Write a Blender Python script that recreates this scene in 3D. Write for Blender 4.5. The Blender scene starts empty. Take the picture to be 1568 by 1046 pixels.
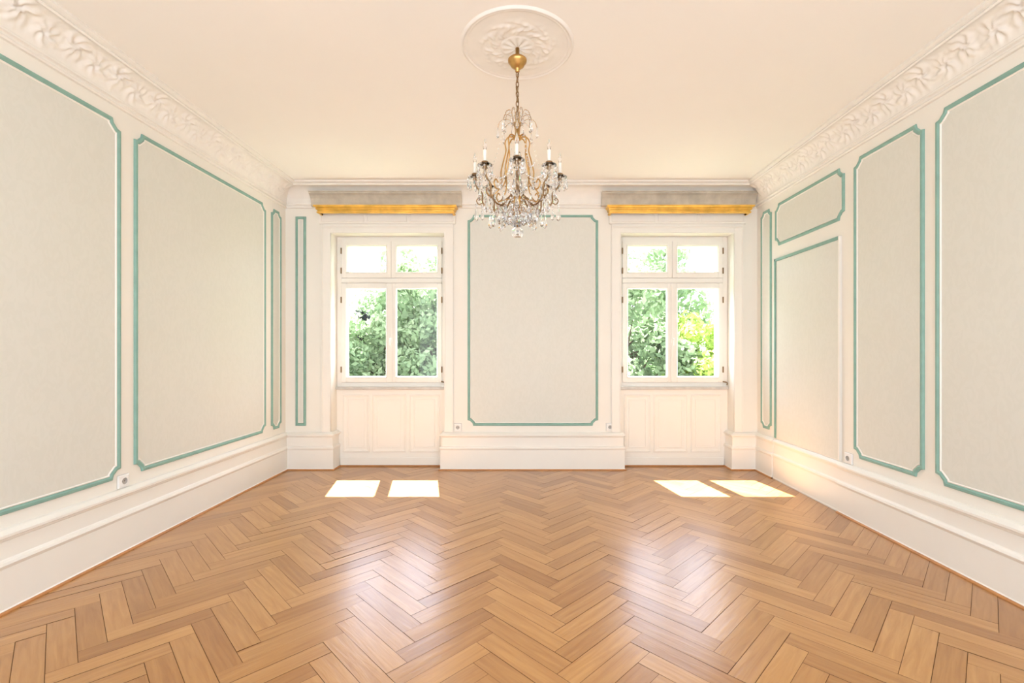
import bpy, bmesh, math, random
from mathutils import Vector, Matrix, noise
random.seed(7)
S=bpy.context.scene
XL,XR,YB,YN,ZC=-2.684,2.645,5.26,5.43,3.2
YF=-1.2
CAMZ=1.34
# ------------------------------------------------------------ materials
def new_mat(name):
    m=bpy.data.materials.new(name); m.use_nodes=True
    nt=m.node_tree; b=nt.nodes['Principled BSDF']
    return m,nt,b
def simple(name,col,rough=.5,metal=0,var=.06,scale=6,bump=0,bscale=60,**kw):
    m,nt,b=new_mat(name)
    tc=nt.nodes.new('ShaderNodeTexCoord'); n=nt.nodes.new('ShaderNodeTexNoise')
    n.inputs['Scale'].default_value=scale; n.inputs['Detail'].default_value=4
    nt.links.new(tc.outputs['Object'],n.inputs['Vector'])
    r=nt.nodes.new('ShaderNodeValToRGB')
    c1=[max(0,c*(1-var)) for c in col]; c2=[min(1,c*(1+var)) for c in col]
    r.color_ramp.elements[0].position=.3; r.color_ramp.elements[1].position=.7
    r.color_ramp.elements[0].color=(*c1,1); r.color_ramp.elements[1].color=(*c2,1)
    nt.links.new(n.outputs['Fac'],r.inputs['Fac']); nt.links.new(r.outputs['Color'],b.inputs['Base Color'])
    b.inputs['Roughness'].default_value=rough; b.inputs['Metallic'].default_value=metal
    for k,v in kw.items(): b.inputs[k.replace('_',' ')].default_value=v
    if bump:
        n2=nt.nodes.new('ShaderNodeTexNoise'); n2.inputs['Scale'].default_value=bscale
        nt.links.new(tc.outputs['Object'],n2.inputs['Vector'])
        bp=nt.nodes.new('ShaderNodeBump'); bp.inputs['Strength'].default_value=bump; bp.inputs['Distance'].default_value=.01
        nt.links.new(n2.outputs['Fac'],bp.inputs['Height']); nt.links.new(bp.outputs['Normal'],b.inputs['Normal'])
    return m
M_wall=simple('wall_paint',(.875,.855,.79),.6,var=.012,scale=2)
M_trim=simple('trim_paint',(.885,.867,.81),.45,var=.012,scale=3)
M_stucco=simple('stucco_white',(.865,.845,.795),.7,var=.02,scale=12)
M_ceil=simple('ceiling_paint',(.925,.907,.862),.8,var=.008,scale=1.2)
M_teal=simple('teal_paint',(.24,.43,.37),.5,var=.08,scale=14)
M_gold=simple('gilded_wood',(.80,.50,.10),.35,metal=.4,var=.22,scale=9,bump=.15,bscale=40)
M_brass=simple('aged_brass',(.56,.34,.12),.28,metal=1,var=.2,scale=30)
M_bronze=simple('dark_bronze',(.30,.19,.09),.35,metal=.9,var=.2,scale=30)
M_grey=simple('cornice_band_grey',(.60,.55,.465),.8,var=.14,scale=9,bump=.3,bscale=30)
M_white=simple('white_plastic',(.88,.88,.86),.35,var=.01)
M_candle=simple('candle_ivory',(.85,.82,.74),.4,var=.02)
M_well_shadow=simple('socket_well_and_shadow',(.50,.49,.46),.5)
M_dark=simple('dark_socket',(.10,.09,.08),.5)
M_sill=simple('stone_sill',(.60,.585,.55),.5,var=.1,scale=20)
M_hinge=simple('hinge_metal',(.25,.17,.09),.4,metal=.6)
M_shoe=simple('oak_shoe_moulding',(.48,.21,.065),.45,var=.15,scale=14)
M_sub=simple('subfloor_dark',(.12,.045,.012),.8)
M_lawn=simple('lawn_grass',(.10,.20,.04),.9,var=.4,scale=3)
M_bark=simple('bark',(.10,.07,.045),.9,var=.3,scale=8)
def wallpaper():
    m,nt,b=new_mat('damask_wallpaper')
    tc=nt.nodes.new('ShaderNodeTexCoord')
    mp=nt.nodes.new('ShaderNodeMapping'); mp.inputs['Scale'].default_value=(1,1,.6)
    nt.links.new(tc.outputs['Object'],mp.inputs['Vector'])
    v=nt.nodes.new('ShaderNodeTexNoise'); v.inputs['Scale'].default_value=16; v.inputs['Detail'].default_value=3; v.inputs['Distortion'].default_value=2.2
    nt.links.new(mp.outputs['Vector'],v.inputs['Vector'])
    r=nt.nodes.new('ShaderNodeValToRGB')
    r.color_ramp.elements[0].position=.45; r.color_ramp.elements[1].position=.55
    r.color_ramp.elements[0].color=(.715,.722,.66,1); r.color_ramp.elements[1].color=(.732,.738,.678,1)
    nt.links.new(v.outputs['Fac'],r.inputs['Fac']); nt.links.new(r.outputs['Color'],b.inputs['Base Color'])
    rr=nt.nodes.new('ShaderNodeMapRange'); rr.inputs['To Min'].default_value=.45; rr.inputs['To Max'].default_value=.62
    nt.links.new(v.outputs['Fac'],rr.inputs['Value']); nt.links.new(rr.outputs['Result'],b.inputs['Roughness'])
    return m
M_paper=wallpaper()
def parquet():
    m,nt,b=new_mat('oak_parquet')
    uv=nt.nodes.new('ShaderNodeUVMap'); uv.uv_map='UVMap'
    at=nt.nodes.new('ShaderNodeAttribute'); at.attribute_name='plank'
    sep=nt.nodes.new('ShaderNodeSeparateColor'); nt.links.new(at.outputs['Color'],sep.inputs['Color'])
    mp=nt.nodes.new('ShaderNodeMapping'); mp.inputs['Scale'].default_value=(3.0,38,1)
    nt.links.new(uv.outputs['UV'],mp.inputs['Vector'])
    n=nt.nodes.new('ShaderNodeTexNoise'); n.inputs['Scale'].default_value=1.0; n.inputs['Detail'].default_value=7; n.inputs['Roughness'].default_value=.6; n.inputs['Distortion'].default_value=.6
    nt.links.new(mp.outputs['Vector'],n.inputs['Vector'])
    r=nt.nodes.new('ShaderNodeValToRGB'); e=r.color_ramp.elements
    e[0].position=.3; e[0].color=(.40,.180,.047,1); e[1].position=.72; e[1].color=(.52,.272,.085,1)
    nt.links.new(n.outputs['Fac'],r.inputs['Fac'])
    r2=nt.nodes.new('ShaderNodeValToRGB'); e=r2.color_ramp.elements
    e[0].position=0; e[0].color=(.78,.68,.56,1); e[1].position=1; e[1].color=(1.14,1.16,1.22,1)
    x=e.new(.3); x.color=(.94,.90,.86,1)
    nt.links.new(sep.outputs['Red'],r2.inputs['Fac'])
    mx=nt.nodes.new('ShaderNodeMix'); mx.data_type='RGBA'; mx.blend_type='MULTIPLY'; mx.inputs[0].default_value=1
    nt.links.new(r.outputs['Color'],mx.inputs[6]); nt.links.new(r2.outputs['Color'],mx.inputs[7])
    nt.links.new(mx.outputs[2],b.inputs['Base Color'])
    b.inputs['Roughness'].default_value=.34
    b.inputs['Specular IOR Level'].default_value=.5
    b.inputs['Coat Weight'].default_value=.7; b.inputs['Coat Roughness'].default_value=.22
    bp=nt.nodes.new('ShaderNodeBump'); bp.inputs['Strength'].default_value=.25; bp.inputs['Distance'].default_value=.004
    nt.links.new(n.outputs['Fac'],bp.inputs['Height'])
    nt.links.new(bp.outputs['Normal'],b.inputs['Normal']); nt.links.new(bp.outputs['Normal'],b.inputs['Coat Normal'])
    return m
M_floor=parquet()
def glassmat():
    m=bpy.data.materials.new('window_glass'); m.use_nodes=True; nt=m.node_tree
    nt.nodes.clear(); o=nt.nodes.new('ShaderNodeOutputMaterial')
    t=nt.nodes.new('ShaderNodeBsdfTransparent'); g=nt.nodes.new('ShaderNodeBsdfGlossy'); g.inputs['Roughness'].default_value=.02
    mx=nt.nodes.new('ShaderNodeMixShader'); mx.inputs[0].default_value=.05
    nt.links.new(t.outputs[0],mx.inputs[1]); nt.links.new(g.outputs[0],mx.inputs[2]); nt.links.new(mx.outputs[0],o.inputs[0])
    return m
M_glass=glassmat()
def crystal():
    m,nt,b=new_mat('lead_crystal')
    b.inputs['Base Color'].default_value=(.97,.98,1,1); b.inputs['Roughness'].default_value=.02
    b.inputs['Transmission Weight'].default_value=1; b.inputs['IOR'].default_value=1.5
    return m
M_cry=crystal()
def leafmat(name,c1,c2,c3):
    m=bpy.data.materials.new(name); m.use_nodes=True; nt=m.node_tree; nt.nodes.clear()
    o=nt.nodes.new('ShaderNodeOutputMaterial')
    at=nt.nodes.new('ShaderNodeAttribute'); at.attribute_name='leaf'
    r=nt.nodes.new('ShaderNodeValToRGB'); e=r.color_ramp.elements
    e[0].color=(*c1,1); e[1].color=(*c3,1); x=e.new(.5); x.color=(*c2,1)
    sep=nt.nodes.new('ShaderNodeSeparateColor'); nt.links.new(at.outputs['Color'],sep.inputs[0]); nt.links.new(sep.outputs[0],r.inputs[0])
    d=nt.nodes.new('ShaderNodeBsdfDiffuse'); t=nt.nodes.new('ShaderNodeBsdfTranslucent')
    mx=nt.nodes.new('ShaderNodeMixShader'); mx.inputs[0].default_value=.5
    nt.links.new(r.outputs[0],d.inputs[0]); nt.links.new(r.outputs[0],t.inputs[0])
    nt.links.new(d.outputs[0],mx.inputs[1]); nt.links.new(t.outputs[0],mx.inputs[2]); nt.links.new(mx.outputs[0],o.inputs[0])
    return m
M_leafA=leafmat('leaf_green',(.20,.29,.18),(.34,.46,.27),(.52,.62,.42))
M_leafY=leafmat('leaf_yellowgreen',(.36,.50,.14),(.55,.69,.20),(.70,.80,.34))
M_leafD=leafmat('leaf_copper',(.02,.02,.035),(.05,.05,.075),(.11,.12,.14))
# ------------------------------------------------------------ mesh builder
class MB:
    def __init__(s): s.v=[];s.f=[];s.m=[];s.sm=[];s.mats=[]
    def mi(s,m):
        if m not in s.mats: s.mats.append(m)
        return s.mats.index(m)
    def add(s,vs,fs,mat,smooth=False):
        o=len(s.v); s.v+=[tuple(p) for p in vs]; k=s.mi(mat)
        for f in fs: s.f.append([i+o for i in f]); s.m.append(k); s.sm.append(smooth)
    def box(s,x0,x1,y0,y1,z0,z1,mat,bev=0):
        if bev:
            b=bev
            bm=bmesh.new(); bmesh.ops.create_cube(bm,size=1)
            for v in bm.verts: v.co=Vector(((x0+x1)/2+v.co.x*(x1-x0),(y0+y1)/2+v.co.y*(y1-y0),(z0+z1)/2+v.co.z*(z1-z0)))
            bmesh.ops.bevel(bm,geom=bm.edges[:],offset=b,segments=2,affect='EDGES')
            bm.verts.index_update()
            s.add([v.co[:] for v in bm.verts],[[v.index for v in f.verts] for f in bm.faces],mat); bm.free(); return
        vs=[(x,y,z) for x in(x0,x1) for y in(y0,y1) for z in(z0,z1)]
        s.add(vs,[(0,1,3,2),(4,6,7,5),(0,4,5,1),(2,3,7,6),(0,2,6,4),(1,5,7,3)],mat)
    def sweep(s,prof,path,mat,smooth=False,caps=True):
        n=len(path); vs=[]
        for i,p in enumerate(path):
            def nr(a,b):
                d=Vector((b[0]-a[0],b[1]-a[1])).normalized(); return Vector((d.y,-d.x))
            n1=nr(path[i-1],p) if i>0 else nr(p,path[i+1])
            n2=nr(p,path[i+1]) if i<n-1 else n1
            m=(n1+n2)/(1+n1.dot(n2))
            for d,z in prof: vs.append((p[0]+m.x*d,p[1]+m.y*d,z))
        k=len(prof); fs=[]
        for i in range(n-1):
            for j in range(k-1): a=i*k+j; fs.append((a,a+1,a+k+1,a+k))
        if caps: fs.append(tuple(range(k))); fs.append(tuple(range((n-1)*k,n*k)))
        s.add(vs,fs,mat,smooth)
    def frame(s,path,prof,fn,mat):
        n=len(path); vs=[]; k=len(prof)
        for i,p in enumerate(path):
            a=Vector(path[i-1]);q=Vector(p);c=Vector(path[(i+1)%n])
            d1=(q-a).normalized(); d2=(c-q).normalized()
            n1=Vector((-d1.y,d1.x)); n2=Vector((-d2.y,d2.x)); m=(n1+n2)/max(.3,1+n1.dot(n2))
            for o,h in prof: w=q+m*o; vs.append(fn(w.x,w.y,h))
        fs=[]
        for i in range(n):
            for j in range(k-1):
                a=i*k+j; b=((i+1)%n)*k+j; fs.append((a,a+1,b+1,b))
        s.add(vs,fs,mat)
    def lathe(s,prof,c,mat,seg=24,smooth=True,rot=0):
        vs=[];fs=[];k=len(prof)
        for i in range(seg):
            a=2*math.pi*i/seg+rot
            for r,z in prof: vs.append((c[0]+r*math.cos(a),c[1]+r*math.sin(a),c[2]+z))
        for i in range(seg):
            for j in range(k-1):
                a=i*k+j;b=((i+1)%seg)*k+j; fs.append((a,b,b+1,a+1))
        s.add(vs,fs,mat,smooth)
    def tube(s,pts,r,mat,seg=8,sub=5,taper=None):
        P=[Vector(p) for p in pts]
        if sub>1 and len(P)>2:
            Q=[]
            for i in range(len(P)-1):
                p0=P[max(i-1,0)];p1=P[i];p2=P[i+1];p3=P[min(i+2,len(P)-1)]
                for t in [j/sub for j in range(sub)]:
                    Q.append(.5*((2*p1)+(p2-p0)*t+(2*p0-5*p1+4*p2-p3)*t*t+(3*p1-p0-3*p2+p3)*t**3))
            Q.append(P[-1]); P=Q
        vs=[];fs=[];n=len(P); u=None
        for i,p in enumerate(P):
            t=(P[min(i+1,n-1)]-P[max(i-1,0)]).normalized()
            if u is None: u=t.orthogonal().normalized()
            u=(u-t*u.dot(t)).normalized(); w=t.cross(u)
            rr=r if taper is None else r+(taper-r)*i/(n-1)
            for k in range(seg):
                a=2*math.pi*k/seg; vs.append(p+(u*math.cos(a)+w*math.sin(a))*rr)
        for i in range(n-1):
            for k in range(seg):
                a=i*seg+k;b=i*seg+(k+1)%seg; fs.append((a,b,b+seg,a+seg))
        fs.append(tuple(range(seg)));fs.append(tuple(range((n-1)*seg,n*seg)))
        s.add(vs,fs,mat,True)
    def obj(s,name,parent=None,normals=True):
        me=bpy.data.meshes.new(name); me.from_pydata(s.v,[],s.f)
        for m in s.mats: me.materials.append(m)
        me.polygons.foreach_set('material_index',s.m); me.polygons.foreach_set('use_smooth',s.sm)
        if normals:
            bm=bmesh.new(); bm.from_mesh(me); bmesh.ops.recalc_face_normals(bm,faces=bm.faces); bm.to_mesh(me); bm.free()
        me.update(); o=bpy.data.objects.new(name,me); S.collection.objects.link(o)
        if parent:
            o.parent=parent; o.matrix_parent_inverse=Matrix.Translation(-parent.location)
        return o
# ------------------------------------------------------------ shell
N=[(-2.17,-.89),(1.10,2.38)]
ZH=2.667; ZS=.92; YO=5.80
b=MB(); b.box(XL-.2,XL,YF,YO,-.05,ZC+.2,M_wall); b.obj('wall_left')
b=MB(); b.box(XR,XR+.2,YF,YO,-.05,ZC+.2,M_wall); b.obj('wall_right')
b=MB()
for x0,x1 in((XL-.2,N[0][0]),(N[0][1],N[1][0]),(N[1][1],XR+.2)): b.box(x0,x1,YB,YO,-.05,ZC+.2,M_wall)
for x0,x1 in N:
    b.box(x0,x1,YB,YO,ZH,ZC+.2,M_wall)
    b.box(x0,x1,YN,YO,-.05,ZS-.02,M_wall)
    b.box(x0,x1,5.53,YO,2.61,ZH,M_wall)
b.obj('wall_back')
b=MB(); b.box(XL,XR,YF,YB,ZC,ZC+.2,M_ceil); b.obj('ceiling')
# parquet floor
def build_floor():
    n=5; W=.10; q=1/math.sqrt(2); bm=bmesh.new()
    uvl=bm.loops.layers.uv.new('UVMap'); cl=bm.loops.layers.float_color.new('plank'); g=.0011
    def plank(x0,y0,x1,y1,hor):
        ctr=((x0+x1)/2*W,(y0+y1)/2*W); X=(ctr[0]-ctr[1])*q+.21; Y=(ctr[0]+ctr[1])*q+2
        if not(XL-.4<X<XR+.4 and YF-.4<Y<YN+.4): return
        r=random.random(); ou=random.random()*50; ov=random.random()*50; tz=random.uniform(-.0004,.0004)
        pts=[(x0*W+g,y0*W+g),(x1*W-g,y0*W+g),(x1*W-g,y1*W-g),(x0*W+g,y1*W-g)]
        sl=random.uniform(-.0008,.0008)
        vs=[bm.verts.new(((a-c)*q+.21,(a+c)*q+2,tz+(sl if i<2 else -sl))) for i,(a,c) in enumerate(pts)]
        f=bm.faces.new(vs)
        for l,(a,c) in zip(f.loops,pts):
            l[uvl].uv=(a+ou,c+ov) if hor else (c+ou,a+ov); l[cl]=(r,r,r,1)
    for k in range(-90,90):
        for m in range(-9,10):
            plank(k+2*n*m,k,k+2*n*m+n,k+1,True)
            y0=k-2*n+1+2*n*m; plank(k,y0,k+1,y0+n,False)
    for co,no in(((XL,0,0),(-1,0,0)),((XR,0,0),(1,0,0)),((0,YF,0),(0,-1,0)),((0,YN,0),(0,1,0))):
        bmesh.ops.bisect_plane(bm,geom=bm.verts[:]+bm.edges[:]+bm.faces[:],plane_co=co,plane_no=no,clear_outer=True)
    bmesh.ops.recalc_face_normals(bm,faces=bm.faces)
    for f in bm.faces:
        if f.normal.z<0: f.normal_flip()
    o=[bm.verts.new(p) for p in((XL,YF,-.004),(XR,YF,-.004),(XR,YN,-.004),(XL,YN,-.004),(XL,YF,-.1),(XR,YF,-.1),(XR,YN,-.1),(XL,YN,-.1))]
    for ids in((0,1,2,3),(7,6,5,4),(0,4,5,1),(1,5,6,2),(2,6,7,3),(3,7,4,0)):
        f=bm.faces.new([o[i] for i in ids]); f.material_index=1
    me=bpy.data.meshes.new('floor'); bm.to_mesh(me); bm.free()
    me.materials.append(M_floor); me.materials.append(M_sub)
    ob=bpy.data.objects.new('floor',me); S.collection.objects.link(ob)
build_floor()
# ------------------------------------------------------------ baseboards
bp=[(0,0),(.042,0),(.045,.012),(.04,.02),(.04,.225),(.045,.235),(.05,.245),(.045,.258),(.03,.265),(.026,.27),(.026,.36),(.032,.366),(.036,.378),(.048,.385),(.048,.398),(.036,.405),(.02,.418),(0,.42)]
sp_=[(.03,0),(.058,0),(.057,.006),(.052,.011),(.045,.013),(.03,.013)]
door0,door1=3.86,4.875
b=MB(); P=[(XL,YF),(XL,YB-.001)]; b.sweep(bp,P,M_trim); b.sweep(sp_,P,M_shoe); b.obj('baseboard_left')
b=MB()
for P in([(XR,YB),(XR,door1+.004)],[(XR,door0-.004),(XR,YF)]): b.sweep(bp,P,M_trim); b.sweep(sp_,P,M_shoe)
b.obj('baseboard_right')
b=MB()
for P in([(XL+.0,YB),(N[0][0],YB),(N[0][0],YN)],[(N[0][1],YN),(N[0][1],YB),(N[1][0],YB),(N[1][0],YN)],[(N[1][1],YN),(N[1][1],YB),(XR,YB)]):
    b.sweep(bp,P,M_trim); b.sweep(sp_,P,M_shoe)
for x0,x1 in N: b.box(x0+.05,x1-.05,YN-.045,YN-.029,0,.014,M_shoe,bev=.003)
b.obj('baseboard_back')
# ------------------------------------------------------------ cornice
def covep(t):
    a=t*math.pi/2
    return (.028+.125*(1-math.cos(a)), 2.998+.155*math.sin(a))
cp=[(0,2.945),(.018,2.945),(.024,2.955),(.018,2.966),(.018,2.975),(.034,2.98),(.034,2.992),(.028,2.998)]
cp+=[covep(i/10) for i in range(1,11)]
cp+=[(.165,3.153),(.17,3.163),(.165,3.172),(.178,3.176),(.192,3.184),(.192,3.2)]
b=MB(); b.sweep(cp,[(XL,YF),(XL,YB),(XR,YB),(XR,YF)],M_stucco)
def relief(side):
    ns=900; nt_=22; L=YB-.15-YF; vs=[];fs=[]
    p=.30
    for i in range(ns+1):
        s_=i/ns*L
        for j in range(nt_+1):
            t=j/nt_; d,z=covep(t); a=t*math.pi/2
            nd,nz=math.cos(a),-math.sin(a)*.9
            ty=(t-.5)*.2; h=0
            for cen,sg,am,rr in((0,1,1,.080),(.5,-1,.9,.07)):
                sx=(((s_/p-cen+.5)%1)-.5)*p; yy=ty-sg*.015
                r=math.hypot(sx,yy); th=math.atan2(yy,sx)*sg
                h+=am*math.exp(-(r/rr)**4)*(.25+.75*(.5+.5*math.cos(6*th+60*r)))*(.4+.6*min(1,r/.02))
            st=ty-.045*math.sin(2*math.pi*s_/p); h+=.6*math.exp(-(st/.012)**2)
            h+=.3*noise.noise(Vector((s_*35,ty*35,side)))
            e=min(1,j/2,(nt_-j)/2); h=max(0,h)*e*.021
            dd=d+nd*h+.0015; zz=z+nz*h-.0015
            vs.append(((XL+dd) if side<0 else (XR-dd),YF+s_,zz))
    k=nt_+1
    for i in range(ns):
        for j in range(nt_): a=i*k+j; fs.append((a,a+1,a+k+1,a+k))
    b.add(vs,fs,M_stucco,True)
relief(-1); relief(1)
b.obj('trim_1')
# ------------------------------------------------------------ panels
TP=[(-.0145,0),(-.0145,.006),(-.008,.014),(.005,.015),(.011,.010),(.0145,.007),(.0145,.0)]
WP=[(.0145,0),(.016,.008),(.021,.010),(.025,.006),(.027,.0)]
fl=lambda u,v,h:(XL+h,u,v)
fr=lambda u,v,h:(XR-h,u,v)
fb=lambda u,v,h:(u,YB-h,v)
def rect(u0,u1,v0,v1,c=.06):
    e=.022
    if c<=0: return [(u0,v0),(u1,v0),(u1,v1),(u0,v1)]
    P=[]
    for (cx,cy,sx,sy,fl_) in((u0,v0,1,1,0),(u1,v0,-1,1,1),(u1,v1,-1,-1,0),(u0,v1,1,-1,1)):
        q=[(cx,cy+sy*c),(cx+sx*e,cy+sy*(c-.006)),(cx+sx*(c-.006),cy+sy*e),(cx+sx*c,cy)]
        if fl_: q=q[::-1]
        P+=q
    return P
def panel(u0,u1,v0,v1,fn,c=.06):
    b=MB(); P=rect(u0,u1,v0,v1,c)
    b.frame(P,TP,fn,M_teal); b.frame(P,WP,fn,M_trim)
    b.add([fn(u,v,.003) for u,v in P],[tuple(range(len(P)))],M_paper)
    return b.obj('wall_panel')
ZB,ZT=.507,2.848
panel(-.9,3.085,ZB,ZT,fl); panel(3.222,4.83,ZB,ZT,fl); panel(4.97,5.14,ZB,ZT,fl,.045)
panel(-.612,.833,ZB,ZT+.01,fb); panel(-2.555,-2.465,ZB,ZT-.01,fb,0)
panel(4.965,5.15,ZB,ZT,fr,.045); panel(3.84,4.86,2.44,ZT,fr); panel(3.08,3.70,ZB,ZT,fr); panel(-.9,2.965,ZB,ZT,fr)
# ------------------------------------------------------------ jib door
b=MB()
zt=2.295
b.box(XR-.012,XR+.0,door0,door1,.42,zt,M_trim,bev=.003)
b.box(XR-.013,XR-.010,door0+.03,door1-.035,.43,zt-.035,M_paper)
b.box(XR-.024,XR-.01,door1-.035,door1-.005,.43,zt,M_teal,bev=.004)
b.box(XR-.024,XR-.01,door0+.02,door1-.005,zt-.03,zt,M_teal,bev=.004)
b.box(XR-.024,XR-.01,door0,door0+.02,.43,zt,M_trim,bev=.004)
bpd=[(d*.72,z) for d,z in bp]
b.sweep(bpd,[(XR,door1),(XR,door0)],M_trim)
b.obj('door_1')
# ------------------------------------------------------------ windows
def window(i,x0,x1):
    b=MB(); y0=YN+.0; y1=YN+.09
    xc=(x0+x1)/2-.005
    F=.055
    b.box(x0,x0+F,y0,y1,ZS,ZH,M_trim,bev=.004); b.box(x1-F,x1,y0,y1,ZS,ZH,M_trim,bev=.004)
    b.box(x0+F,x1-F,y0,y1,ZH-F,ZH,M_trim,bev=.004); b.box(x0+F,x1-F,y0,y1,ZS,ZS+.05,M_trim,bev=.004)
    b.box(x0+F,x1-F,y0-.012,y1,2.125,2.185,M_trim,bev=.006)
    b.box(x0+F,x1-F,y0-.02,y0,2.132,2.15,M_trim,bev=.004)
    glass=[(x0+.115,xc-.057),(xc+.057,x1-.107)]
    for k,(g0,g1) in enumerate(glass):
        s0=x0+F if k==0 else xc; s1=xc if k==0 else x1-F
        for z0,z1,gz0,gz1 in((2.187,ZH-F+.002,2.25,2.563),(ZS+.052,2.123,1.035,2.062)):
            yy0=y0-.014; yy1=y0+.045
            b.box(s0+.001,g0,yy0,yy1,z0,z1,M_trim,bev=.004); b.box(g1,s1-.001,yy0,yy1,z0,z1,M_trim,bev=.004)
            b.box(g0,g1,yy0,yy1,z0,gz0,M_trim,bev=.004); b.box(g0,g1,yy0,yy1,gz1,z1,M_trim,bev=.004)
            b.frame([(g0,gz0),(g1,gz0),(g1,gz1),(g0,gz1)],[(-.01,0),(-.008,.008),(0,.004),(.008,-.012)],lambda u,v,h:(u,yy0-h,v),M_trim)
            b.add([(g0,y0+.02,gz0),(g1,y0+.02,gz0),(g1,y0+.02,gz1),(g0,y0+.02,gz1)],[(0,1,2,3)],M_glass)
        hx=x0+F if k==0 else x1-F
        for hz in(1.12,1.93,2.27,2.5):
            b.lathe([(0,-.035),(.007,-.035),(.008,-.03),(.008,.03),(.007,.035),(0,.035)],(hx,y0-.018,hz),M_hinge,seg=10)
    b.box(xc-.018,xc+.018,y0-.028,y0-.012,ZS+.055,2.12,M_trim,bev=.005)
    b.box(xc-.011,xc+.011,y0-.036,y0-.026,1.43,1.53,M_trim,bev=.003)
    b.tube([(xc,y0-.03,1.48),(xc,y0-.07,1.48),(xc,y0-.075,1.47),(xc,y0-.075,1.40)],.006,M_white,seg=8)
    b.tube([(x1-.06,y0-.02,ZS+.06),(x1-.02,y0-.04,ZS+.05),(x1-.02,y0-.04,ZS+.02)],.007,M_hinge)
    b.obj('window_%d'%i)
    b=MB(); b.box(x0+.001,x1-.001,YN-.05,YN,ZS-.030,ZS+.002,M_sill,bev=.006); b.obj('window_sill')
    b=MB(); b.box(x0+.001,x1-.001,YN-.012,YN,0,ZS-.032,M_trim)
    b.box(x0+.05,x1-.05,YN-.03,YN-.012,0,.10,M_trim,bev=.004)
    for a,c in((.085,.375),(.43,.80),(.86,1.19)):
        P=[(x0+a,.17),(x0+c,.17),(x0+c,.82),(x0+a,.82)]
        b.frame(P,[(-.012,0),(-.01,.009),(0,.012),(.006,.006),(.02,.003),(.022,.0)],lambda u,v,h:(u,YN-.012-h,v),M_trim)
        b.frame([(x0+a+.05,.22),(x0+c-.05,.22),(x0+c-.05,.77),(x0+a+.05,.77)],[(-.006,0),(-.002,.005),(.004,.004),(.006,.0)],lambda u,v,h:(u,YN-.012-h,v),M_trim)
    b.obj('trim_%d'%(1+i))
    b=MB(); Y=YB
    for u,sg in((x0,-1),(x1,1)):
        lo,hi=sorted((u,u+sg*.10)); b.box(lo,hi,Y-.014,Y,.42,ZH+.10,M_trim,bev=.003)
        lo,hi=sorted((u+sg*.085,u+sg*.105)); b.box(lo,hi,Y-.026,Y,.42,ZH+.10,M_trim,bev=.006)
        lo,hi=sorted((u,u+sg*.016)); b.box(lo,hi,Y-.022,Y,.42,ZH+.0,M_trim,bev=.005)
    b.box(x0,x1,Y-.014,Y,ZH,ZH+.10,M_trim)
    b.box(x0-.10,x1+.10,Y-.030,Y,ZH+.055,ZH+.085,M_trim,bev=.008)
    b.box(x0-.0,x1+.0,Y-.022,Y,ZH,ZH+.016,M_trim,bev=.005)
    b.box(x0-.13,x1+.13,Y-.03,Y,ZH+.10,2.945,M_trim,bev=.004)
    for a,c in((-.1,.38),(.42,.86),(.90,1.38)):
        b.frame([(x0+a,ZH+.125),(x0+c,ZH+.125),(x0+c,2.9),(x0+a,2.9)],[(-.006,0),(-.002,.006),(.004,.005),(.006,.0)],lambda u,v,h:(u,Y-.03-h,v),M_trim)
    b.obj('trim_%d'%(3+i))
window(1,*N[0]); window(2,*N[1])
# pelmets
GP=[(-.015,2.855),(.004,2.855),(.012,2.862),(.012,2.868),(.002,2.874),(.004,2.884),(.016,2.892),(.02,2.902),(.014,2.908),(.03,2.918),(.038,2.926),(.038,2.936),(-.015,2.936)]
for x0,x1 in((-2.262,-.77),(.962,2.50)):
    b=MB(); b.sweep(GP,[(x0,YB-.03),(x0,5.13),(x1,5.13),(x1,YB-.03)],M_gold)
    b.box(x0-.01,x1+.01,5.12,YB-.03,2.921,2.934,M_gold)
    b.box(x0+.05,x1-.05,5.16,5.19,2.870,2.888,M_white,bev=.003)
    b.obj('curtain_pelmet')
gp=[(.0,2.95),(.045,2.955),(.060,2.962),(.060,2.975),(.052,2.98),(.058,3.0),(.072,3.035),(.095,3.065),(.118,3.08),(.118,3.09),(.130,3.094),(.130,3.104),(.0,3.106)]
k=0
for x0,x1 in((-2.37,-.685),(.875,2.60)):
    b=MB(); b.sweep(gp,[(x0,YB),(x1,YB)],M_grey); b.obj('trim_%d'%(6+k)); k+=1  # cornice band above each pelmet, greyer and darker than the rest
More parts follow.
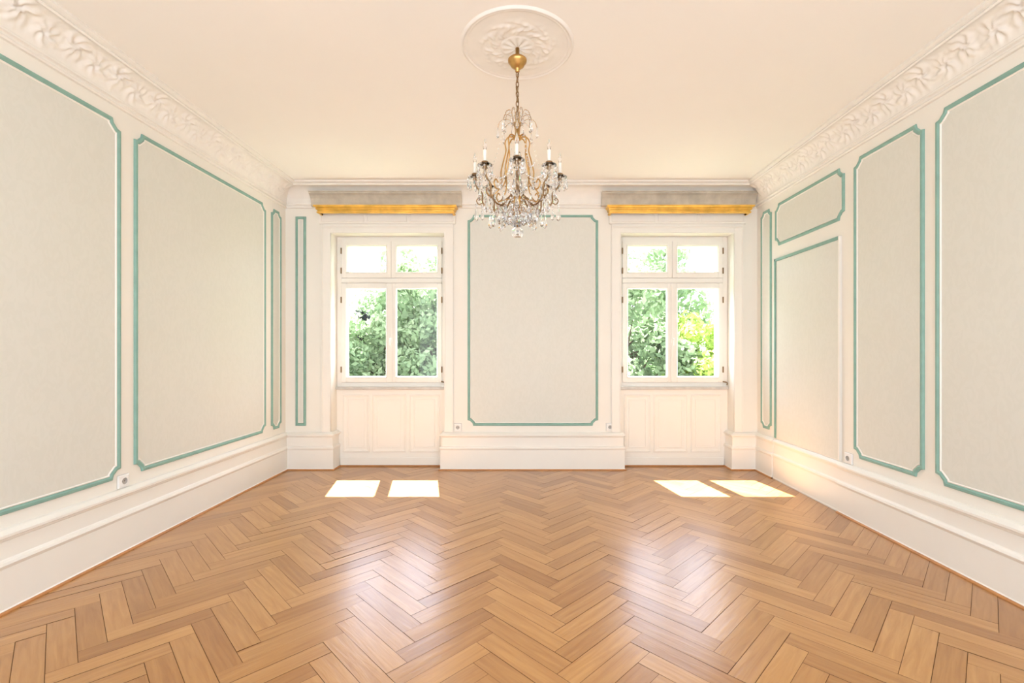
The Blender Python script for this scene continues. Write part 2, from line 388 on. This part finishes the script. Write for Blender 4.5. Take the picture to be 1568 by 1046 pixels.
# outlets
def outlet(pos,ax):
    b=MB()
    s=.042
    def T(u,v,h):
        h*=1.3
        if ax=='l': return (pos[0]+h,pos[1]+u,pos[2]+v)
        if ax=='r': return (pos[0]-h,pos[1]+u,pos[2]+v)
        return (pos[0]+u,pos[1]-h,pos[2]+v)
    P=[(-s,-s),(s,-s),(s,s),(-s,s)]
    b.frame(P,[(-.002,0),(-.001,.001),(.0,.001)],T,M_well_shadow)  # thin grey rim paints the plate's side shadow onto the wall
    b.frame(P,[(0,0),(.001,.008),(.004,.010),(.010,.011)],T,M_white)
    n=24; ring=lambda r,h:[T(r*math.cos(2*math.pi*i/n),r*math.sin(2*math.pi*i/n),h) for i in range(n)]
    def rings(rs,mat):
        vs=[];fs=[]
        for r,h in rs: vs+=ring(max(r,.0001),h)
        for j in range(len(rs)-1):
            for i in range(n): a=j*n+i;c=j*n+(i+1)%n; fs.append((a,c,c+n,a+n))
        b.add(vs,fs,mat)
    rings([(.0,.004),(.020,.004),(.021,.012)],M_well_shadow); rings([(.021,.012),(.025,.013),(.0295,.0112)],M_white)
    vs=[]; fs=[]
    for i in range(n):
        a=2*math.pi*i/n; m=(s-.01)/max(abs(math.cos(a)),abs(math.sin(a)))
        vs+= [T(.029*math.cos(a),.029*math.sin(a),.011),T(m*math.cos(a),m*math.sin(a),.011)]
    for i in range(n): a=2*i;c=2*((i+1)%n); fs.append((a,a+1,c+1,c))
    b.add(vs,fs,M_white)
    for u in(-.0095,.0095):
        vs=[T(u+.0035*math.cos(k*math.pi/4),.0035*math.sin(k*math.pi/4),.0046) for k in range(8)]
        b.add(vs,[tuple(range(8))],M_dark)
    b.obj('electrical_outlet')
outlet((XL,3.12,.467),'l'); outlet((XR,3.775,.467),'r'); outlet((-.737,YB,.475),'b'); outlet((.98,YB,.478),'b')
# ------------------------------------------------------------ ceiling rosette
cx,cy=-.035,2.85
b=MB(); na=240; nr_=70; R=.345; vs=[];fs=[]
for i in range(na):
    th=2*math.pi*i/na
    for j in range(nr_+1):
        r=R*j/nr_; h=.004
        h+=.009*math.exp(-((r-.330)/.006)**2)+.005*math.exp(-((r-.312)/.004)**2)
        if .10<r<.25:
            w=math.sin((r-.10)/.15*math.pi)
            q=.5+.5*math.cos(9*th+2.2*math.sin(r*60)); q2=.5+.5*math.cos(27*th-70*r)
            h+=.010*w*q*(.5+.5*q2)
        if r<.10: h+=.008*(.5+.5*math.cos(10*th))*math.sin(r/.10*math.pi)+.004
        if j==nr_: h=0
        vs.append((cx+r*math.cos(th),cy+r*math.sin(th),ZC-h))
k=nr_+1
for i in range(na):
    for j in range(nr_): a=i*k+j;c=((i+1)%na)*k+j; fs.append((a,c,c+1,a+1))
b.add(vs,fs,M_stucco,True); b.obj('ceiling_medallion')
# ------------------------------------------------------------ chandelier
E=bpy.data.objects.new('chandelier',None); E.location=(cx,cy,ZC); S.collection.objects.link(E)
C3=lambda r,a,z:(cx+r*math.cos(a),cy+r*math.sin(a),z)
O=(cx,cy,0)
def drop(b,p,r,l,seg=6,rot=0):
    b.lathe([(0,0),(r*.35,-l*.08),(r*.55,-l*.3),(r,-l*.68),(r*.7,-l*.88),(0,-l)],p,M_cry,seg=seg,smooth=False,rot=rot)
def bead(b,p,r,seg=6):
    b.lathe([(0,r),(r*.7,r*.7),(r,0),(r*.7,-r*.7),(0,-r)],p,M_cry,seg=seg,smooth=False)
b=MB()
b.lathe([(0,3.192),(.012,3.19),(.012,3.15),(.022,3.145),(.018,3.135),(.05,3.125),(.058,3.118),(.056,3.105),(.048,3.098),(.04,3.08),(.022,3.066),(.012,3.055),(.014,3.047),(0,3.04)],O,M_brass,seg=32)
b.obj('canopy',E)
b=MB(); z=3.045; i=0
while z>2.77:
    a=math.pi/2*(i%2)+.4; pts=[]
    for t in range(13):
        q=2*math.pi*t/12; u=.0085*math.sin(q); w=.019*math.cos(q)
        pts.append((cx+u*math.cos(a),cy+u*math.sin(a),z-.016+w))
    b.tube(pts,.0028,M_bronze,seg=6,sub=1); z-=.030; i+=1
b.tube([(cx+.004,cy,3.045),(cx-.008,cy,2.95),(cx+.008,cy,2.86),(cx,cy,2.76)],.0024,M_bronze,seg=6)
b.obj('chain',E)
b=MB()
b.lathe([(0,2.775),(.008,2.77),(.01,2.74),(.02,2.73),(.012,2.715),(.006,2.70),(.006,2.66),(.018,2.655),(.03,2.645),(.026,2.632),(.01,2.625),(.006,2.6),(.006,2.30),(.015,2.29),(.035,2.27),(.04,2.255),(.03,2.235),(.034,2.222),(.022,2.205),(.008,2.195),(.004,2.18),(.004,2.10),(0,2.10)],O,M_brass,seg=24)
b.obj('stem',E)
b=MB()
b.lathe([(.006,2.56),(.02,2.55),(.028,2.52),(.02,2.49),(.01,2.475),(.024,2.46),(.012,2.44),(.018,2.41),(.030,2.37),(.022,2.335),(.012,2.32),(.034,2.31),(.01,2.295)],O,M_cry,seg=10,smooth=False)
b.obj('crystal_column',E)
arms=MB(); straps=MB(); cand=MB(); cry=MB(); cups=MB()
NA=8
for i in range(NA):
    a=2*math.pi*i/NA-math.pi/2
    arms.tube([C3(r,a,z) for r,z in((.02,2.25),(.055,2.275),(.085,2.245),(.12,2.205),(.17,2.205),(.212,2.245),(.215,2.30),(.245,2.335),(.26,2.37),(.26,2.385))],.0052,M_bronze,seg=8)
    arms.tube([C3(r,a,z) for r,z in((.212,2.245),(.235,2.235),(.25,2.255),(.238,2.272),(.226,2.262))],.0034,M_bronze,seg=6)
    straps.tube([C3(r,a,z) for r,z in((.012,2.64),(.05,2.648),(.075,2.615),(.07,2.56),(.085,2.50),(.10,2.43),(.098,2.36),(.13,2.305),(.17,2.29),(.19,2.32),(.175,2.345),(.158,2.328))],.0042,M_brass,seg=8)
    cups.lathe([(0,2.375),(.01,2.378),(.013,2.388),(.008,2.395),(.018,2.405),(.02,2.42),(.014,2.424),(.0,2.424)],C3(.26,a,0),M_bronze,seg=14)
    cups.lathe([(.010,2.394),(.03,2.390),(.043,2.399),(.044,2.403),(.03,2.396),(.010,2.399)],C3(.26,a,0),M_cry,seg=16)
    cand.lathe([(0,2.42),(.0105,2.42),(.0105,2.485),(.008,2.489),(0,2.489)],C3(.26,a,0),M_candle,seg=14)
    cand.lathe([(.007,2.488),(.011,2.502),(.012,2.514),(.008,2.532),(.003,2.548),(0,2.555)],C3(.26,a,0),M_cry,seg=12)
    for k in range(8):
        q=a+2*math.pi*k/8; px,py,_=C3(.26,a,0); pp=(px+.041*math.cos(q),py+.041*math.sin(q),2.394)
        bead(cry,(pp[0],pp[1],2.388),.006); drop(cry,(pp[0],pp[1],2.382),.009,.058,rot=q)
    for (r,z,s_,l) in((.25,2.24,.016,.085),(.15,2.20,.016,.08),(.19,2.29,.012,.06),(.215,2.225,.012,.065),(.11,2.21,.014,.075),(.235,2.33,.010,.05)):
        p=C3(r,a,z); bead(cry,(p[0],p[1],z-.006),.007); bead(cry,(p[0],p[1],z-.018),.0055); drop(cry,(p[0],p[1],z-.024),s_,l,rot=a)
    a2=a+math.pi/8
    for (r,z,s_,l) in((.10,2.43,.012,.06),(.09,2.30,.013,.065),(.055,2.38,.012,.06)):
        p=C3(r,a2 if r<.1 else a,z); bead(cry,(p[0],p[1],z-.004),.006); drop(cry,(p[0],p[1],z-.01),s_,l,rot=a)
    for aa,rr,zz in((a,.12,2.755),(a2,.085,2.80)):
        W=[Vector(C3(r,aa,z)) for r,z in((.012,2.66),(.02,2.72),(rr*.5,zz),(rr*.85,zz-.01),(rr,zz-.05))]
        straps.tube(W,.0016,M_brass,seg=5)
        for t in range(8):
            u=1+t/8*3; j=min(3,int(u)); p=W[j].lerp(W[j+1] if j<4 else W[4],u-j); bead(cry,p,.0055)
        p=C3(rr,aa,zz-.05); bead(cry,p,.006); drop(cry,(p[0],p[1],p[2]-.006),.010,.06,rot=aa)
    for t in range(1,20):
        u=t/20; r=.09+(.26-.09)*u; z=2.68+(2.40-2.68)*u-.12*math.sin(math.pi*u)
        if i%2==0: bead(cry,C3(r,a2,z+.0),.0045,5)
    a3=a+2*math.pi/NA
    p0=Vector(C3(.26,a,2.40)); p1=Vector(C3(.26,a3,2.40))
    for t in range(1,17):
        u=t/17; p=p0.lerp(p1,u); p.z-=.085*math.sin(math.pi*u); bead(cry,p,.005,5)
    pm=p0.lerp(p1,.5); drop(cry,(pm.x,pm.y,2.305),.012,.06,rot=a)
for n_,r,z,s_,l in((16,.125,2.225,.013,.07),(14,.095,2.205,.013,.07),(10,.06,2.19,.013,.07),(7,.035,2.175,.012,.062),(5,.018,2.15,.010,.05)):
    for i in range(n_):
        a=2*math.pi*i/n_+.2; p=C3(r,a,z); bead(cry,p,.0065); drop(cry,(p[0],p[1],z-.007),s_,l,rot=a)
    if r>.03: straps.tube([C3(r,2*math.pi*k/24,z+.004) for k in range(25)],.0022,M_brass,seg=5,sub=1)
cry.lathe([(0,2.125),(.012,2.12),(.022,2.108),(.012,2.098),(.006,2.094),(.026,2.088),(.034,2.078),(.034,2.048),(.026,2.036),(0,2.034)],O,M_cry,seg=6,smooth=False)
arms.obj('arms',E); straps.obj('gilt_scrolls',E); cups.obj('candle_cups',E); cand.obj('candles',E); cry.obj('crystals',E)
# ------------------------------------------------------------ outdoors
GZ=-3
b=MB(); n=40; vs=[];fs=[]
for i in range(n+1):
    for j in range(n+1):
        x=-60+120*i/n; y=6+90*j/n; vs.append((x,y,GZ-.1+.2*noise.noise(Vector((x*.1,y*.1,0)))))
for i in range(n):
    for j in range(n): a=i*(n+1)+j; fs.append((a,a+1,a+n+2,a+n+1))
b.add(vs,fs,M_lawn,True); b.obj('lawn')
def tree_mesh(name,mat,rx,rz,zc,nl,seed,ls):
    rnd=random.Random(seed); b=MB()
    b.tube([(0,0,0),(.05,.03,zc*.5),(-.05,.05,zc),(0,0,zc+rz*.6)],.15,M_bark,seg=8,taper=.03)
    cl=[]
    for i in range(38):
        while True:
            v=Vector((rnd.uniform(-1,1),rnd.uniform(-1,1),rnd.uniform(-1,1)))
            if .35<v.length<1: break
        c=Vector((v.x*rx,v.y*rx,zc+v.z*rz)); cl.append((c,rnd.uniform(.45,.8)*rx*.42,rnd.uniform(-.18,.18)))
        b.tube([(0,0,min(c.z*.7,zc)),(c.x*.5,c.y*.5,c.z*.8),c[:]],.035,M_bark,seg=5,sub=3,taper=.01)
    nb=len(b.f); cols=[]
    vs=[];fs=[]
    for i in range(nl):
        c,r,tone=rnd.choice(cl)
        d=Vector((rnd.gauss(0,1),rnd.gauss(0,1),rnd.gauss(0,1))).normalized()
        p=c+d*r*rnd.uniform(.55,1.08); nn=(d*.8+Vector((rnd.gauss(0,.6),rnd.gauss(0,.6),rnd.gauss(0,.6)))).normalized()
        u=nn.orthogonal().normalized(); w=nn.cross(u); q=rnd.uniform(0,6.28); u,w=u*math.cos(q)+w*math.sin(q),w*math.cos(q)-u*math.sin(q)
        s_=ls*rnd.uniform(.6,1.25); o=len(vs)
        vs+=[p-u*s_,p-u*s_*.1+w*s_*.5,p+u*s_,p-u*s_*.1-w*s_*.5]; fs.append((o,o+1,o+2,o+3))
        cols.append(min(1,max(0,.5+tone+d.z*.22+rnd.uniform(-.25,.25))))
    b.add(vs,fs,mat)
    me=bpy.data.meshes.new(name); me.from_pydata(b.v,[],b.f)
    for m in b.mats: me.materials.append(m)
    me.polygons.foreach_set('material_index',b.m)
    at=me.attributes.new('leaf','FLOAT_COLOR','FACE')
    for k,c in enumerate(cols): at.data[nb+k].color=(c,c,c,1)
    me.update(); return me
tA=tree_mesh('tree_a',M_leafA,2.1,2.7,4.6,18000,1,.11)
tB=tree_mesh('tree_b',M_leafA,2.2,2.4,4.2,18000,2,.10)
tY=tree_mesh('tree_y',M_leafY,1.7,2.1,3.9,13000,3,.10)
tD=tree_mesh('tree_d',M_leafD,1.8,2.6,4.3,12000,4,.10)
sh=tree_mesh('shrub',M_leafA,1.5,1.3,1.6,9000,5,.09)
def place(me,x,y,rot,s=1.0,nm='tree',dz=0):
    o=bpy.data.objects.new(nm,me); o.location=(x,y,GZ+dz); o.rotation_euler=(0,0,rot); o.scale=(s,s,s); S.collection.objects.link(o)
place(tA,-2.5,15.5,.3,1.12); place(tB,-4.2,14.5,1.2,.96); place(tD,-6.2,14.8,0,.90); place(tA,-10.6,17,2,1.0)
place(tA,3.2,15,2.6,1.12); place(tY,5.5,13.8,.4,.93); place(tB,9.2,16,2.2,.98); place(tB,.8,18,.7,1.1); place(tA,12,18,1,1.1)
place(tB,-3.3,21,2.0,1.15); place(tB,6.6,21,3.0,.85); place(tB,-7.4,22,1,1.0); place(tA,-14,21,.5,1.1)
for i,x in enumerate((-11,-8.2,-6,-3.9,-1.8,.6,2.8,4.9,7.0,9.4,12)):
    place(sh,x,11.4+(i%3)*.4,i*1.3,1.1,'shrub')
for i,x in enumerate(range(-20,22,5)):
    place(tB,x+.8,27+(i%2)*2,i*.9,1.1,'tree')
# ------------------------------------------------------------ light
sun=bpy.data.lights.new('sun','SUN'); sun.energy=46; sun.angle=.009; sun.color=(1,.965,.91)
so=bpy.data.objects.new('sun',sun); S.collection.objects.link(so)
so.rotation_euler=Vector((.2,-1,-1.71)).to_track_quat('-Z','Y').to_euler(); so.location=(0,12,14)
w=bpy.data.worlds.new('World'); S.world=w; w.use_nodes=True; nt=w.node_tree; bg=nt.nodes['Background']
tc=nt.nodes.new('ShaderNodeTexCoord'); sp=nt.nodes.new('ShaderNodeSeparateXYZ'); nt.links.new(tc.outputs['Generated'],sp.inputs[0])
mr=nt.nodes.new('ShaderNodeMapRange'); mr.inputs['From Min'].default_value=-.3; mr.inputs['From Max'].default_value=.5
nt.links.new(sp.outputs['Y'],mr.inputs['Value'])
mc=nt.nodes.new('ShaderNodeMix'); mc.data_type='RGBA'; mc.inputs[6].default_value=(3.05,3.12,3.3,1); mc.inputs[7].default_value=(4.9,5.5,6.8,1)
nt.links.new(mr.outputs['Result'],mc.inputs[0]); nt.links.new(mc.outputs[2],bg.inputs['Color']); bg.inputs['Strength'].default_value=1.0
# ------------------------------------------------------------ camera
cam=bpy.data.cameras.new('camera'); cam.lens=713/1568*36; cam.sensor_width=36; cam.shift_x=-17/1568; cam.shift_y=14/1568; cam.clip_start=.05; cam.clip_end=300
co=bpy.data.objects.new('camera',cam); co.location=(0,0,CAMZ); co.rotation_euler=(math.pi/2,0,0); S.collection.objects.link(co); S.camera=co
S.view_settings.view_transform='Standard'; S.view_settings.look='None'; S.view_settings.exposure=0.2
